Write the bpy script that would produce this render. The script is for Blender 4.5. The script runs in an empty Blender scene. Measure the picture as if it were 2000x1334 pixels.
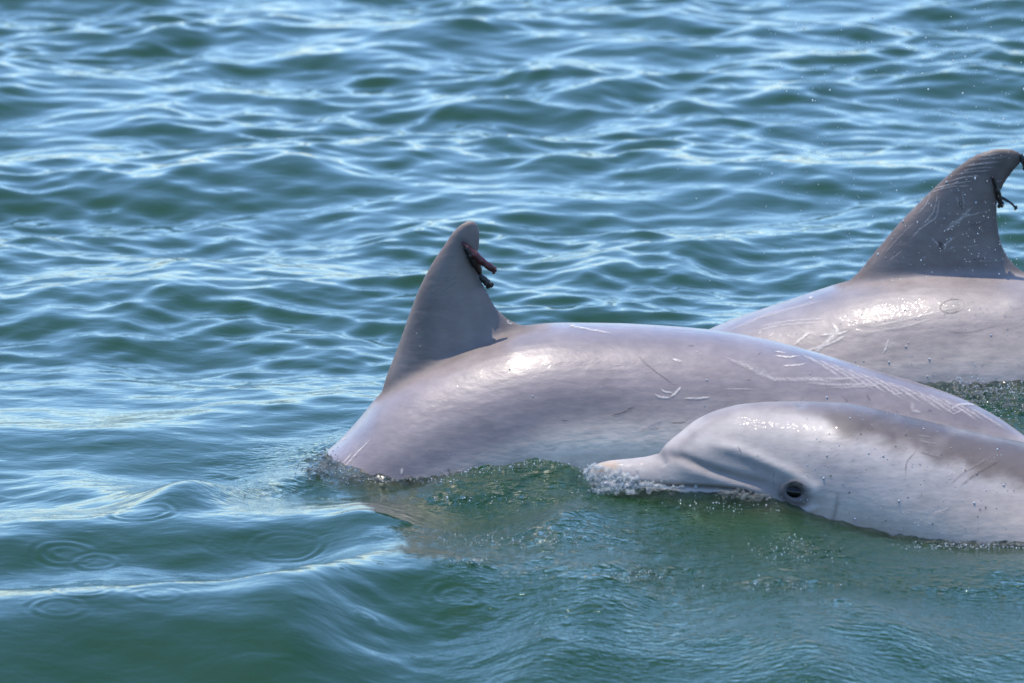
import bpy, math, random
import numpy as np
from mathutils import Vector
from mathutils.bvhtree import BVHTree

R = math.radians
rng = np.random.default_rng(11)
random.seed(11)
sc = bpy.context.scene

# ------------------------------------------------------------------ camera
PITCH, DIST, FOC = R(11.5), 13.0, 252.0
CT, ST = math.cos(PITCH), math.sin(PITCH)
CAM = np.array([0.0, -DIST * CT, DIST * ST])
cd = bpy.data.cameras.new('camera')
cam = bpy.data.objects.new('camera', cd)
sc.collection.objects.link(cam)
cam.location = CAM
cam.rotation_euler = (math.pi / 2 - PITCH, 0, 0)
cd.lens, cd.sensor_width = FOC, 36.0
cd.clip_start, cd.clip_end = 0.5, 5000
cd.dof.use_dof = True
cd.dof.focus_distance = 11.9
cd.dof.aperture_fstop = 9.0
sc.camera = cam

# ------------------------------------------------------------------ sky, sun, exposure
SUN = Vector((-0.15, 0.15, 0.95)).normalized()
w = bpy.data.worlds.new('World'); sc.world = w; w.use_nodes = True
nt = w.node_tree
sky = nt.nodes.new('ShaderNodeTexSky'); sky.sky_type = 'NISHITA'
sky.sun_disc = False
sky.sun_elevation = math.asin(SUN.z)
sky.sun_rotation = math.atan2(SUN.x, SUN.y)
sky.air_density = 1.45; sky.dust_density = 4.5; sky.ozone_density = 10.0; sky.altitude = 2400
bg = nt.nodes['Background']
nt.links.new(sky.outputs[0], bg.inputs[0]); bg.inputs[1].default_value = 0.15
sd = bpy.data.lights.new('sun', 'SUN'); sd.energy = 2.3; sd.angle = R(0.53); sd.color = (1.0, 0.90, 0.77)
so = bpy.data.objects.new('sun', sd); sc.collection.objects.link(so)
so.rotation_euler = SUN.to_track_quat('Z', 'Y').to_euler()
sc.view_settings.view_transform = 'Standard'; sc.view_settings.look = 'None'
sc.view_settings.gamma = 1.0; sc.view_settings.use_curve_mapping = False
sc.view_settings.exposure = 1.36
sc.cycles.use_denoising = True
sc.cycles.max_bounces = 6
sc.cycles.transparent_max_bounces = 12
sc.cycles.sample_clamp_indirect = 6.0
sc.cycles.caustics_reflective = False; sc.cycles.caustics_refractive = False

# ------------------------------------------------------------------ pixel helpers (2000 x 1334 photo pixels)
TANX = 18.0 / FOC
def ray(u, v):
    u = np.asarray(u, float); v = np.asarray(v, float)
    dx = (u - 1000) / 1000 * TANX; dz = -(v - 667) / 1000 * TANX
    return np.stack([dx, CT + dz * ST, -ST + dz * CT], -1)
def on_y(u, v, y):
    d = ray(u, v); t = (np.asarray(y) - CAM[1]) / d[..., 1]
    return CAM + d * t[..., None]
def on_z(u, v, z=0.0):
    d = ray(u, v); t = (np.asarray(z) - CAM[2]) / d[..., 2]
    return CAM + d * t[..., None]
def proj(P):
    q = P - CAM
    f = q[..., 1] * CT - q[..., 2] * ST
    up = q[..., 1] * ST + q[..., 2] * CT
    return 1000 + q[..., 0] / f / TANX * 1000, 667 - up / f / TANX * 1000
PIG = np.array([0.505, 0.462, 0.420])                         # overall skin reflectance
PX = DIST * TANX / 1000            # metres per photo pixel at the dolphins

def cubic(xs, ys, x):
    xs = np.asarray(xs, float); ys = np.asarray(ys, float)
    h = np.diff(xs); dl = np.diff(ys) / h
    m = np.zeros_like(ys)
    for i in range(1, len(xs) - 1):
        if dl[i - 1] * dl[i] > 0:
            w1 = 2 * h[i] + h[i - 1]; w2 = h[i] + 2 * h[i - 1]
            m[i] = (w1 + w2) / (w1 / dl[i - 1] + w2 / dl[i])
    m[0], m[-1] = dl[0], dl[-1]
    i = np.clip(np.searchsorted(xs, x) - 1, 0, len(xs) - 2)
    t = (x - xs[i]) / h[i]
    t2, t3 = t * t, t * t * t
    return (2*t3-3*t2+1)*ys[i] + (t3-2*t2+t)*h[i]*m[i] + (-2*t3+3*t2)*ys[i+1] + (t3-t2)*h[i]*m[i+1]

def smooth01(e0, e1, x):
    t = np.clip((x - e0) / (e1 - e0), 0, 1); return t * t * (3 - 2 * t)

# smooth value noise (vectorised)
_perm = rng.random((4096,))
def vnoise(x, y, seed=0):
    xi = np.floor(x).astype(np.int64); yi = np.floor(y).astype(np.int64)
    fx = x - xi; fy = y - yi
    fx = fx*fx*fx*(fx*(fx*6-15)+10); fy = fy*fy*fy*(fy*(fy*6-15)+10)
    def h(a, b): return _perm[((a * 1619 + b * 31337 + seed * 6971) ^ (a * b * 7 + seed)) & 4095]
    return ((h(xi, yi)*(1-fx) + h(xi+1, yi)*fx)*(1-fy) + (h(xi, yi+1)*(1-fx) + h(xi+1, yi+1)*fx)*fy) * 2 - 1
def fbm(x, y, n=4, seed=0):
    s = 0; a = 1.0
    for i in range(n):
        s = s + a * vnoise(x * 2**i + 17.3*i, y * 2**i + 5.1*i, seed + i); a *= 0.5
    return s / 1.6

def polydist(u, v, pts):
    """distance from points to a polyline and the parameter along it"""
    best = np.full(u.shape, 1e9); par = np.zeros(u.shape)
    n = len(pts) - 1
    for i in range(n):
        (ax, ay), (bx, by) = pts[i], pts[i + 1]
        dx, dy = bx - ax, by - ay
        t = np.clip(((u - ax)*dx + (v - ay)*dy) / (dx*dx + dy*dy + 1e-9), 0, 1)
        d = np.hypot(u - ax - t*dx, v - ay - t*dy)
        m = d < best
        best[m] = d[m]; par[m] = (i + t[m]) / n
    return best, par

# ------------------------------------------------------------------ materials
def newmat(name):
    m = bpy.data.materials.new(name); m.use_nodes = True
    t = m.node_tree
    return m, t, t.nodes['Principled BSDF'], t.nodes['Material Output']
def N(t, kind, **kw):
    n = t.nodes.new(kind)
    for k, v in kw.items():
        if k in n.inputs: n.inputs[k].default_value = v
        else: setattr(n, k, v)
    return n

def water_material():
    m, t, p, out = newmat('sea_water')
    p.inputs['Base Color'].default_value = (0.010, 0.050, 0.022, 1)
    p.inputs['Roughness'].default_value = 0.035
    p.inputs['IOR'].default_value = 1.34
    p.inputs['Specular Tint'].default_value = (0.80, 0.92, 0.72, 1)
    tc = N(t, 'ShaderNodeNewGeometry')
    # silt colour drifts a little from place to place
    n0 = N(t, 'ShaderNodeTexNoise', Scale=0.9, Detail=3.0)
    t.links.new(tc.outputs['Position'], n0.inputs['Vector'])
    cr = N(t, 'ShaderNodeValToRGB')
    cr.color_ramp.elements[0].position = 0.3; cr.color_ramp.elements[0].color = (0.0040, 0.0245, 0.0042, 1)
    cr.color_ramp.elements[1].position = 0.7; cr.color_ramp.elements[1].color = (0.0050, 0.0280, 0.0030, 1)
    t.links.new(n0.outputs['Fac'], cr.inputs[0]); t.links.new(cr.outputs[0], p.inputs['Base Color'])
    # fine wind ripples; rougher where the 'chop' attribute says the surface is disturbed
    at = N(t, 'ShaderNodeAttribute'); at.attribute_name = 'chop'
    mp = N(t, 'ShaderNodeMapping'); mp.inputs['Scale'].default_value = (1.0, 1.6, 1.0)
    t.links.new(tc.outputs['Position'], mp.inputs['Vector'])
    n1 = N(t, 'ShaderNodeTexNoise', Scale=55.0, Detail=3.0, Roughness=0.55)
    n2 = N(t, 'ShaderNodeTexNoise', Scale=16.0, Detail=2.0, Distortion=0.6)
    for n in (n1, n2): t.links.new(mp.outputs[0], n.inputs['Vector'])
    mul = N(t, 'ShaderNodeMath', operation='MULTIPLY'); t.links.new(n1.outputs['Fac'], mul.inputs[0])
    t.links.new(at.outputs['Fac'], mul.inputs[1])
    m1 = N(t, 'ShaderNodeMath', operation='MULTIPLY'); t.links.new(mul.outputs[0], m1.inputs[0]); m1.inputs[1].default_value = 0.014
    m2 = N(t, 'ShaderNodeMath', operation='MULTIPLY'); t.links.new(n2.outputs['Fac'], m2.inputs[0]); m2.inputs[1].default_value = 0.0016
    ad = N(t, 'ShaderNodeMath', operation='ADD'); t.links.new(m1.outputs[0], ad.inputs[0]); t.links.new(m2.outputs[0], ad.inputs[1])
    bp = N(t, 'ShaderNodeBump', Strength=1.0, Distance=1.0); t.links.new(ad.outputs[0], bp.inputs['Height'])
    t.links.new(bp.outputs[0], p.inputs['Normal'])
    # thin water over a body lets the skin show through
    th = N(t, 'ShaderNodeAttribute'); th.attribute_name = 'clear'
    tr = N(t, 'ShaderNodeBsdfTransparent'); tr.inputs[0].default_value = (0.78, 0.88, 0.80, 1)
    gl = N(t, 'ShaderNodeBsdfGlossy', Roughness=0.04)
    fr = N(t, 'ShaderNodeFresnel', IOR=1.34)
    t.links.new(bp.outputs[0], gl.inputs['Normal']); t.links.new(bp.outputs[0], fr.inputs['Normal'])
    mg = N(t, 'ShaderNodeMixShader'); t.links.new(fr.outputs[0], mg.inputs[0])
    t.links.new(tr.outputs[0], mg.inputs[1]); t.links.new(gl.outputs[0], mg.inputs[2])
    mx = N(t, 'ShaderNodeMixShader'); t.links.new(th.outputs['Fac'], mx.inputs[0])
    t.links.new(p.outputs[0], mx.inputs[1]); t.links.new(mg.outputs[0], mx.inputs[2])
    t.links.new(mx.outputs[0], out.inputs['Surface'])
    return m

def skin_material(name, rough=0.36, streak=(1, 1, 1)):
    m, t, p, out = newmat(name)
    at = N(t, 'ShaderNodeAttribute'); at.attribute_name = 'pigment'
    geo = N(t, 'ShaderNodeNewGeometry')
    mp = N(t, 'ShaderNodeMapping'); mp.inputs['Rotation'].default_value = (0, R(streak[0]), 0)
    mp.inputs['Scale'].default_value = (1.0, 1.0, 2.6)
    t.links.new(geo.outputs['Position'], mp.inputs['Vector'])
    n1 = N(t, 'ShaderNodeTexNoise', Scale=9.0, Detail=6.0, Roughness=0.6); t.links.new(mp.outputs[0], n1.inputs['Vector'])
    n2 = N(t, 'ShaderNodeTexNoise', Scale=60.0, Detail=4.0); t.links.new(geo.outputs['Position'], n2.inputs['Vector'])
    r1 = N(t, 'ShaderNodeMapRange'); r1.inputs['From Min'].default_value = 0.3; r1.inputs['From Max'].default_value = 0.7
    r1.inputs['To Min'].default_value = 0.90; r1.inputs['To Max'].default_value = 1.09
    t.links.new(n1.outputs['Fac'], r1.inputs['Value'])
    r2 = N(t, 'ShaderNodeMapRange'); r2.inputs['From Min'].default_value = 0.35; r2.inputs['From Max'].default_value = 0.65
    r2.inputs['To Min'].default_value = 0.94; r2.inputs['To Max'].default_value = 1.05
    t.links.new(n2.outputs['Fac'], r2.inputs['Value'])
    mm = N(t, 'ShaderNodeMath', operation='MULTIPLY'); t.links.new(r1.outputs[0], mm.inputs[0]); t.links.new(r2.outputs[0], mm.inputs[1])
    vm = N(t, 'ShaderNodeVectorMath', operation='SCALE'); t.links.new(at.outputs['Color'], vm.inputs[0]); t.links.new(mm.outputs[0], vm.inputs['Scale'])
    t.links.new(vm.outputs[0], p.inputs['Base Color'])
    # patchy water film: glossier here, drier there
    rr = N(t, 'ShaderNodeMapRange'); rr.inputs['From Min'].default_value = 0.3; rr.inputs['From Max'].default_value = 0.7
    rr.inputs['To Min'].default_value = rough - 0.06; rr.inputs['To Max'].default_value = rough + 0.08
    t.links.new(n1.outputs['Fac'], rr.inputs['Value'])
    dr = N(t, 'ShaderNodeAttribute'); dr.attribute_name = 'dry'
    ra = N(t, 'ShaderNodeMath', operation='MULTIPLY_ADD'); ra.inputs[1].default_value = 0.35
    t.links.new(dr.outputs['Fac'], ra.inputs[0]); t.links.new(rr.outputs[0], ra.inputs[2]); t.links.new(ra.outputs[0], p.inputs['Roughness'])
    cw = N(t, 'ShaderNodeMath', operation='MULTIPLY_ADD'); cw.inputs[1].default_value = -0.30; cw.inputs[2].default_value = 0.30
    t.links.new(dr.outputs['Fac'], cw.inputs[0]); t.links.new(cw.outputs[0], p.inputs['Coat Weight'])
    p.inputs['IOR'].default_value = 1.48
    p.inputs['Coat Weight'].default_value = 0.30; p.inputs['Coat Roughness'].default_value = 0.05; p.inputs['Coat IOR'].default_value = 1.33
    n3 = N(t, 'ShaderNodeTexNoise', Scale=38.0, Detail=3.0); t.links.new(mp.outputs[0], n3.inputs['Vector'])
    n4 = N(t, 'ShaderNodeTexNoise', Scale=150.0, Detail=2.0); t.links.new(geo.outputs['Position'], n4.inputs['Vector'])
    b1 = N(t, 'ShaderNodeBump', Strength=0.28, Distance=0.003); t.links.new(n3.outputs['Fac'], b1.inputs['Height'])
    b2 = N(t, 'ShaderNodeBump', Strength=0.6, Distance=0.0015); t.links.new(n4.outputs['Fac'], b2.inputs['Height'])
    t.links.new(b1.outputs[0], b2.inputs['Normal'])
    t.links.new(b1.outputs[0], p.inputs['Normal']); t.links.new(b2.outputs[0], p.inputs['Coat Normal'])
    p.inputs['Subsurface Weight'].default_value = 0.0
    return m

def mark_material():
    """healed scars and scrapes: colour and fading edges from the strip's own attributes"""
    m, t, p, out = newmat('scar_tissue')
    at = N(t, 'ShaderNodeAttribute'); at.attribute_name = 'pigment'
    al = N(t, 'ShaderNodeAttribute'); al.attribute_name = 'cover'
    t.links.new(at.outputs['Color'], p.inputs['Base Color']); p.inputs['Roughness'].default_value = 0.4
    geo = N(t, 'ShaderNodeNewGeometry')
    n = N(t, 'ShaderNodeTexNoise', Scale=160.0, Detail=2.0); t.links.new(geo.outputs['Position'], n.inputs['Vector'])
    r = N(t, 'ShaderNodeMapRange'); r.inputs['From Min'].default_value = 0.3; r.inputs['From Max'].default_value = 0.6
    r.inputs['To Min'].default_value = 0.35; r.inputs['To Max'].default_value = 1.0
    t.links.new(n.outputs['Fac'], r.inputs['Value'])
    mu = N(t, 'ShaderNodeMath', operation='MULTIPLY'); t.links.new(al.outputs['Fac'], mu.inputs[0]); t.links.new(r.outputs[0], mu.inputs[1])
    tr = N(t, 'ShaderNodeBsdfTransparent'); mx = N(t, 'ShaderNodeMixShader')
    t.links.new(mu.outputs[0], mx.inputs[0]); t.links.new(tr.outputs[0], mx.inputs[1]); t.links.new(p.outputs[0], mx.inputs[2])
    t.links.new(mx.outputs[0], out.inputs['Surface'])
    return m

def plain(name, col, rough=0.4, coat=0.0, trans=0.0, scale=60.0, var=0.25, ior=1.45, bump=0.0):
    m, t, p, out = newmat(name)
    n = N(t, 'ShaderNodeTexNoise', Scale=scale, Detail=4.0)
    g = N(t, 'ShaderNodeNewGeometry'); t.links.new(g.outputs['Position'], n.inputs['Vector'])
    r = N(t, 'ShaderNodeMapRange'); r.inputs['To Min'].default_value = 1 - var; r.inputs['To Max'].default_value = 1 + var
    t.links.new(n.outputs['Fac'], r.inputs['Value'])
    vm = N(t, 'ShaderNodeVectorMath', operation='SCALE'); vm.inputs[0].default_value = col
    t.links.new(r.outputs[0], vm.inputs['Scale']); t.links.new(vm.outputs[0], p.inputs['Base Color'])
    p.inputs['Roughness'].default_value = rough; p.inputs['Coat Weight'].default_value = coat
    p.inputs['Transmission Weight'].default_value = trans; p.inputs['IOR'].default_value = ior
    if bump:
        b = N(t, 'ShaderNodeBump', Strength=1.0, Distance=bump); t.links.new(n.outputs['Fac'], b.inputs['Height'])
        t.links.new(b.outputs[0], p.inputs['Normal'])
    return m

M_WATER = water_material()
M_MARK = mark_material()
M_EYE = plain('wet_eye', (0.003, 0.0025, 0.003), 0.05, 0.0, var=0.3, ior=1.34)
M_RED = plain('barnacle_red', (0.036, 0.004, 0.005), 0.4, 0.0, var=0.5, scale=140, bump=0.002)
M_BLACK = plain('barnacle_black', (0.004, 0.0035, 0.004), 0.4, 0.0, var=0.4, scale=140, bump=0.002)
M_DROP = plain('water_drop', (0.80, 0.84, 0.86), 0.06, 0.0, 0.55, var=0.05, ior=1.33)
M_FROTH = plain('aerated_water', (0.50, 0.52, 0.51), 0.08, 0.0, 0.0, var=0.15, scale=90, ior=1.33, bump=0.004)
def see_through(m, k):
    t = m.node_tree; out = t.nodes['Material Output']; p = t.nodes['Principled BSDF']
    tr = N(t, 'ShaderNodeBsdfTransparent'); mx = N(t, 'ShaderNodeMixShader'); mx.inputs[0].default_value = k
    t.links.new(p.outputs[0], mx.inputs[1]); t.links.new(tr.outputs[0], mx.inputs[2]); t.links.new(mx.outputs[0], out.inputs['Surface'])
see_through(M_FROTH, 0.72)
M_RIPPLE = plain('torn_water', (0.15, 0.155, 0.14), 0.08, 0.0, 0.0, var=0.3, scale=120, ior=1.5, bump=0.006)
see_through(M_RIPPLE, 0.68)

# ------------------------------------------------------------------ mesh helpers
def mesh_from(name, V, F, mat=None, smooth=True):
    me = bpy.data.meshes.new(name)
    V = np.asarray(V, np.float32); F = np.asarray(F, np.int32)
    k = F.shape[1]
    me.vertices.add(len(V)); me.vertices.foreach_set('co', V.ravel())
    me.loops.add(F.size); me.loops.foreach_set('vertex_index', F.ravel())
    me.polygons.add(len(F)); me.polygons.foreach_set('loop_start', np.arange(0, F.size, k, dtype=np.int32))
    me.update(calc_edges=True); me.validate()
    if smooth: me.polygons.foreach_set('use_smooth', np.ones(len(me.polygons), bool))
    if mat: me.materials.append(mat)
    return me
def link(name, me, parent=None):
    o = bpy.data.objects.new(name, me); sc.collection.objects.link(o)
    if parent is not None: o.parent = parent
    return o
def tag(o, label=None, cat=None, group=None, kind=None):
    if label: o['label'] = label
    if cat: o['category'] = cat
    if group: o['group'] = group
    if kind: o['kind'] = kind
    return o
def set_color(me, name, C):
    C = np.asarray(C) * PIG
    a = me.attributes.new(name, 'FLOAT_COLOR', 'POINT')
    C = np.concatenate([C, np.ones((len(C), 1))], 1).astype(np.float32)
    a.data.foreach_set('color', C.ravel())
def set_float(me, name, X):
    a = me.attributes.new(name, 'FLOAT', 'POINT'); a.data.foreach_set('value', np.asarray(X, np.float32))
def get_co(me):
    V = np.empty(len(me.vertices) * 3, np.float32); me.vertices.foreach_get('co', V); return V.reshape(-1, 3).astype(float)
def set_co(me, V):
    me.vertices.foreach_set('co', V.astype(np.float32).ravel()); me.update()
def get_no(me):
    V = np.empty(len(me.vertices) * 3, np.float32); me.vertex_normals.foreach_get('vector', V); return V.reshape(-1, 3).astype(float)
def laplace(me, V, mask, iters, f=0.5):
    E = np.empty(len(me.edges) * 2, np.int32); me.edges.foreach_get('vertices', E); E = E.reshape(-1, 2)
    n = len(V); a, b = E[:, 0], E[:, 1]
    deg = np.bincount(a, minlength=n) + np.bincount(b, minlength=n)
    for k in range(iters):
        ff = f if k % 2 == 0 else -f * 1.03            # Taubin: smooth without shrinking
        S = np.stack([np.bincount(a, V[b, i], n) + np.bincount(b, V[a, i], n) for i in range(3)], 1) / np.maximum(deg, 1)[:, None]
        V = V + ff * mask[:, None] * (S - V)
    return V
def fillet(me, V, mask, iters, f=0.5):
    E = np.empty(len(me.edges) * 2, np.int32); me.edges.foreach_get('vertices', E); E = E.reshape(-1, 2)
    n = len(V); a, b = E[:, 0], E[:, 1]
    deg = np.bincount(a, minlength=n) + np.bincount(b, minlength=n)
    for k in range(iters):
        S = np.stack([np.bincount(a, V[b, i], n) + np.bincount(b, V[a, i], n) for i in range(3)], 1) / np.maximum(deg, 1)[:, None]
        V = V + f * mask[:, None] * (S - V)
    return V

class Shell:
    def __init__(s): s.V = []; s.F = []; s.n = 0
    def add(s, V, F):
        s.V.append(np.asarray(V, float)); s.F.append(np.asarray(F, int) + s.n); s.n += len(V)
    def data(s): return np.concatenate(s.V), np.concatenate(s.F)

def ring_faces(nr, nc):
    i, j = np.meshgrid(np.arange(nr - 1), np.arange(nc), indexing='ij')
    a = i * nc + j; b = i * nc + (j + 1) % nc
    return np.stack([a, b, b + nc, a + nc], -1).reshape(-1, 4)

def loft(st, yc, n_len=260, n_ring=72, nexp=2.15):
    """st rows: photo column u, photo row of the back's outline, half height, half width; sections across the body"""
    st = np.array(st, float)
    s = np.linspace(0, 1, n_len); s = 0.5 * s + 0.5 * (0.5 - 0.5 * np.cos(np.pi * s))
    u = st[0, 0] + s * (st[-1, 0] - st[0, 0])
    top = cubic(st[:, 0], st[:, 1], u); a = np.maximum(cubic(st[:, 0], st[:, 2], u), 0.003); b = np.maximum(cubic(st[:, 0], st[:, 3], u), 0.003)
    y = yc if np.isscalar(yc) else cubic(np.array(yc)[:, 0], np.array(yc)[:, 1], u)
    P = on_y(u, top, np.broadcast_to(y, u.shape))
    zc = P[:, 2] - np.sqrt(a*a + (b * ST / CT)**2)
    th = np.linspace(0, 2*np.pi, n_ring, endpoint=False)
    c, sn = np.cos(th), np.sin(th)
    cy = np.sign(c) * np.abs(c)**(2/nexp); cz = np.sign(sn) * np.abs(sn)**(2/nexp)
    V = np.stack([np.repeat(P[:, 0][:, None], n_ring, 1), P[:, 1][:, None] + b[:, None]*cy, zc[:, None] + a[:, None]*cz], -1).reshape(-1, 3)
    F = ring_faces(n_len, n_ring)
    c0 = len(V); V = np.concatenate([V, [[P[0, 0], P[0, 1], zc[0]], [P[-1, 0], P[-1, 1], zc[-1]]]])
    k = np.arange(n_ring); k2 = (k + 1) % n_ring
    F = np.concatenate([F, np.stack([np.full(n_ring, c0), k2, k, k], -1)[:, :4], np.stack([np.full(n_ring, c0+1), (n_len-1)*n_ring + k, (n_len-1)*n_ring + k2, (n_len-1)*n_ring + k2], -1)])
    ax = np.stack([P[:, 0], P[:, 1], zc], -1)
    return V, F, dict(u=u, ax=ax, a=a, b=b)

def blade(L, T, th, nrm, nc=22):
    """a fin: leading curve L, trailing curve T, thickness per row, lying across unit normal nrm"""
    L = np.asarray(L, float); T = np.asarray(T, float); nr = len(L)
    c = np.linspace(0, 1, nc); prof = 1.7 * np.sqrt(c) * (1 - c) ** 0.75 * (1 - 0.25 * c)
    prof = prof / prof.max(); prof = np.sqrt(prof ** 2 + 0.15 ** 2 * np.sin(np.pi * c) ** 0.3)
    base = L[:, None] * (1 - c)[None, :, None] + T[:, None] * c[None, :, None]
    off = (np.asarray(th)[:, None] * 0.5 * prof[None])[..., None] * np.asarray(nrm)
    up, dn = base + off, base - off
    ringv = np.concatenate([up, dn[:, ::-1]], 1)
    nc2 = nc * 2
    V = ringv.reshape(-1, 3); F = ring_faces(nr, nc2)
    c0 = len(V); V = np.concatenate([V, [ringv[0].mean(0), ringv[-1].mean(0)]])
    k = np.arange(nc2); k2 = (k + 1) % nc2
    F = np.concatenate([F, np.stack([np.full(nc2, c0), k2, k, k], -1), np.stack([np.full(nc2, c0+1), (nr-1)*nc2+k, (nr-1)*nc2+k2, (nr-1)*nc2+k2], -1)])
    return V, F

def resample(P, n):
    P = np.asarray(P, float); d = np.concatenate([[0], np.cumsum(np.linalg.norm(np.diff(P, axis=0), axis=1))])
    t = np.linspace(0, d[-1], n)
    return np.stack([cubic(d, P[:, i], t) for i in range(P.shape[1])], 1)

def back_fin(lead, trail, y, base_th, n=46):
    """dorsal fin from two photo outlines, standing on the body's midline"""
    lp = resample(lead, n); tp = resample(trail, n)
    yl, yt = (np.full(n, y), np.full(n, y)) if np.isscalar(y) else (cubic(*np.array(y).T, lp[:, 0]), cubic(*np.array(y).T, tp[:, 0]))
    L = on_y(lp[:, 0], lp[:, 1], yl); T = on_y(tp[:, 0], tp[:, 1], yt)
    t = np.linspace(0, 1, n)
    th = base_th * (1 - t) ** 1.1 * 0.95 + 0.011
    th *= np.clip((1 - t) / 0.05, 0.25, 1) ** 0.5
    root = 6
    mid = np.array([0.02, 0, -0.085])
    Lr = [L[0] + mid * k / root for k in range(root, 0, -1)]; Tr = [T[0] + mid * k / root for k in range(root, 0, -1)]
    return blade(np.concatenate([Lr, L]), np.concatenate([Tr, T]), np.concatenate([np.full(root, th[0]), th]), (0, 1, 0))

def limb(root, tip, chord, sweep, nrm, th, n=14):
    """flipper or half a fluke"""
    root = np.array(root); tip = np.array(tip); t = np.linspace(0, 1, n)
    ch = chord * np.sqrt(np.maximum(1 - t ** 2.2, 0.004)) * (1 - 0.35 * t)
    ax = root + (tip - root) * t[:, None]
    sweep = np.array(sweep) / np.linalg.norm(sweep)
    bend = (t ** 2 * chord * 0.8)[:, None] * sweep
    L = ax + bend - sweep * ch[:, None] * 0.5; T = ax + bend + sweep * ch[:, None] * 0.5
    return blade(L, T, th * (1 - 0.8 * t), np.array(nrm) / np.linalg.norm(nrm), 14)

def remesh(name, shell, voxel):
    V, F = shell.data()
    tri = np.concatenate([F[:, [0, 1, 2]], F[F[:, 2] != F[:, 3]][:, [0, 2, 3]]])
    me = mesh_from(name + '_raw', V, tri)
    o = link(name + '_raw', me)
    md = o.modifiers.new('r', 'REMESH'); md.mode = 'VOXEL'; md.voxel_size = voxel; md.adaptivity = 0.0; md.use_smooth_shade = True
    dg = bpy.context.evaluated_depsgraph_get()
    out = bpy.data.meshes.new_from_object(o.evaluated_get(dg), depsgraph=dg)
    bpy.data.objects.remove(o); bpy.data.meshes.remove(me)
    out.name = name
    Vn = get_co(out)
    Vn = laplace(out, Vn, np.ones(len(Vn)), 8)
    set_co(out, Vn)
    out.polygons.foreach_set('use_smooth', np.ones(len(out.polygons), bool))
    return out

def bvh_of(me):
    V = get_co(me)
    return BVHTree.FromPolygons([tuple(v) for v in V], [tuple(p.vertices) for p in me.polygons])
def hit(bvh, u, v):
    d = ray(u, v); d = d / np.linalg.norm(d)
    loc, no, idx, dist = bvh.ray_cast(Vector(CAM), Vector(d))
    return loc, no

def paint(C, wgt, col):
    wgt = np.clip(wgt, 0, 1)[:, None]; return C * (1 - wgt) + np.array(col) * wgt

def ribbons(name, bvh, strokes, parent, lift=0.0006):
    """strokes: (photo polyline, width px, colour, opacity) laid on the skin as thin strips with fading edges"""
    bits = [[], [], [], []]
    for pts, wd, col, op in strokes:
        V, F, C, A = [], [], [], []
        pts = np.array(pts, float)
        ln = np.linalg.norm(np.diff(pts, axis=0), axis=1).sum()
        n = max(4, int(ln / 4)); q = resample(pts, n) if len(pts) > 2 else pts[0] + (pts[1]-pts[0]) * np.linspace(0, 1, n)[:, None]
        q = q + rng.normal(0, 0.35, q.shape)
        tg = np.gradient(q, axis=0); tg /= np.linalg.norm(tg, axis=1)[:, None] + 1e-9
        pr = np.stack([-tg[:, 1], tg[:, 0]], 1)
        start = len(V); ok = True; rows = []
        for i in range(n):
            t = i / (n - 1); tap = min(1, 4 * t + 0.25, 4 * (1 - t) + 0.25)
            row = []
            for k, off in enumerate((-1, -0.45, 0, 0.45, 1)):
                h_, no = hit(bvh, *(q[i] + pr[i] * off * wd * 0.62 * tap))
                if h_ is None: row = None; break
                p = h_ + no * lift * (1 + 0.8 * (1 - off * off))
                row.append((tuple(p), 1.0 * op * tap * (0 if abs(off) == 1 else (0.62 if off else 1.0))))
            rows.append(row)
        prev = None
        for row in rows:
            if row is None: prev = None; continue
            ids = []
            for p, a_ in row: ids.append(len(V)); V.append(p); C.append(col); A.append(a_)
            if prev:
                if np.linalg.norm(np.array(V[ids[2]]) - np.array(V[prev[2]])) < 0.04:
                    for k in range(4): F.append((prev[k], prev[k+1], ids[k+1], ids[k]))
            prev = ids
        if not F: continue
        if ln < 20:
            n0 = len(bits[0]); bits[0] += V; bits[1] += [tuple(i + n0 for i in f) for f in F]; bits[2] += C; bits[3] += A
            continue
        me = mesh_from(name, V, F, M_MARK)
        set_color(me, 'pigment', np.array(C)); set_float(me, 'cover', A)
        link(name, me, parent)
    if bits[1]:
        me = mesh_from('skin_specks', bits[0], bits[1], M_MARK)
        set_color(me, 'pigment', np.array(bits[2])); set_float(me, 'cover', bits[3])
        tag(link('skin_specks', me, parent), kind='stuff')

def ico(r, loc, sc_=(1, 1, 1), sub=1):
    V, F = ICO[sub]; return V * r * np.array(sc_) + np.array(loc), F
def _ico():
    import bmesh
    out = {}
    for s in (1, 2, 3):
        bm = bmesh.new(); bmesh.ops.create_icosphere(bm, subdivisions=s, radius=1.0)
        bm.verts.ensure_lookup_table()
        out[s] = (np.array([v.co[:] for v in bm.verts]), np.array([[v.index for v in f.verts] for f in bm.faces])); bm.free()
    return out
ICO = _ico()

# ------------------------------------------------------------------ the sea
def axis(lo, hi, step, far, grow, step2=None, brk=None):
    a = list(np.arange(lo, hi if brk is None else brk, step))
    if brk is not None: a += list(np.arange(brk, hi, step2))
    s = (step2 or step); x = a[-1]; r_ = []
    while x < far: s *= grow; x += s; r_.append(x)
    s = step; x = a[0]; l_ = []
    while x > -far: s *= grow; x -= s; l_.append(x)
    return np.array(l_[::-1] + a + r_)

YB = on_z(1000, 1334)[1]; YT = on_z(1000, 0)[1]
XS = axis(-1.12, 1.12, 0.0040, 900, 1.12)
YS = axis(YB - 0.10, YT + 0.4, 0.0068, 900, 1.12, 0.012, 1.2)

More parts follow.
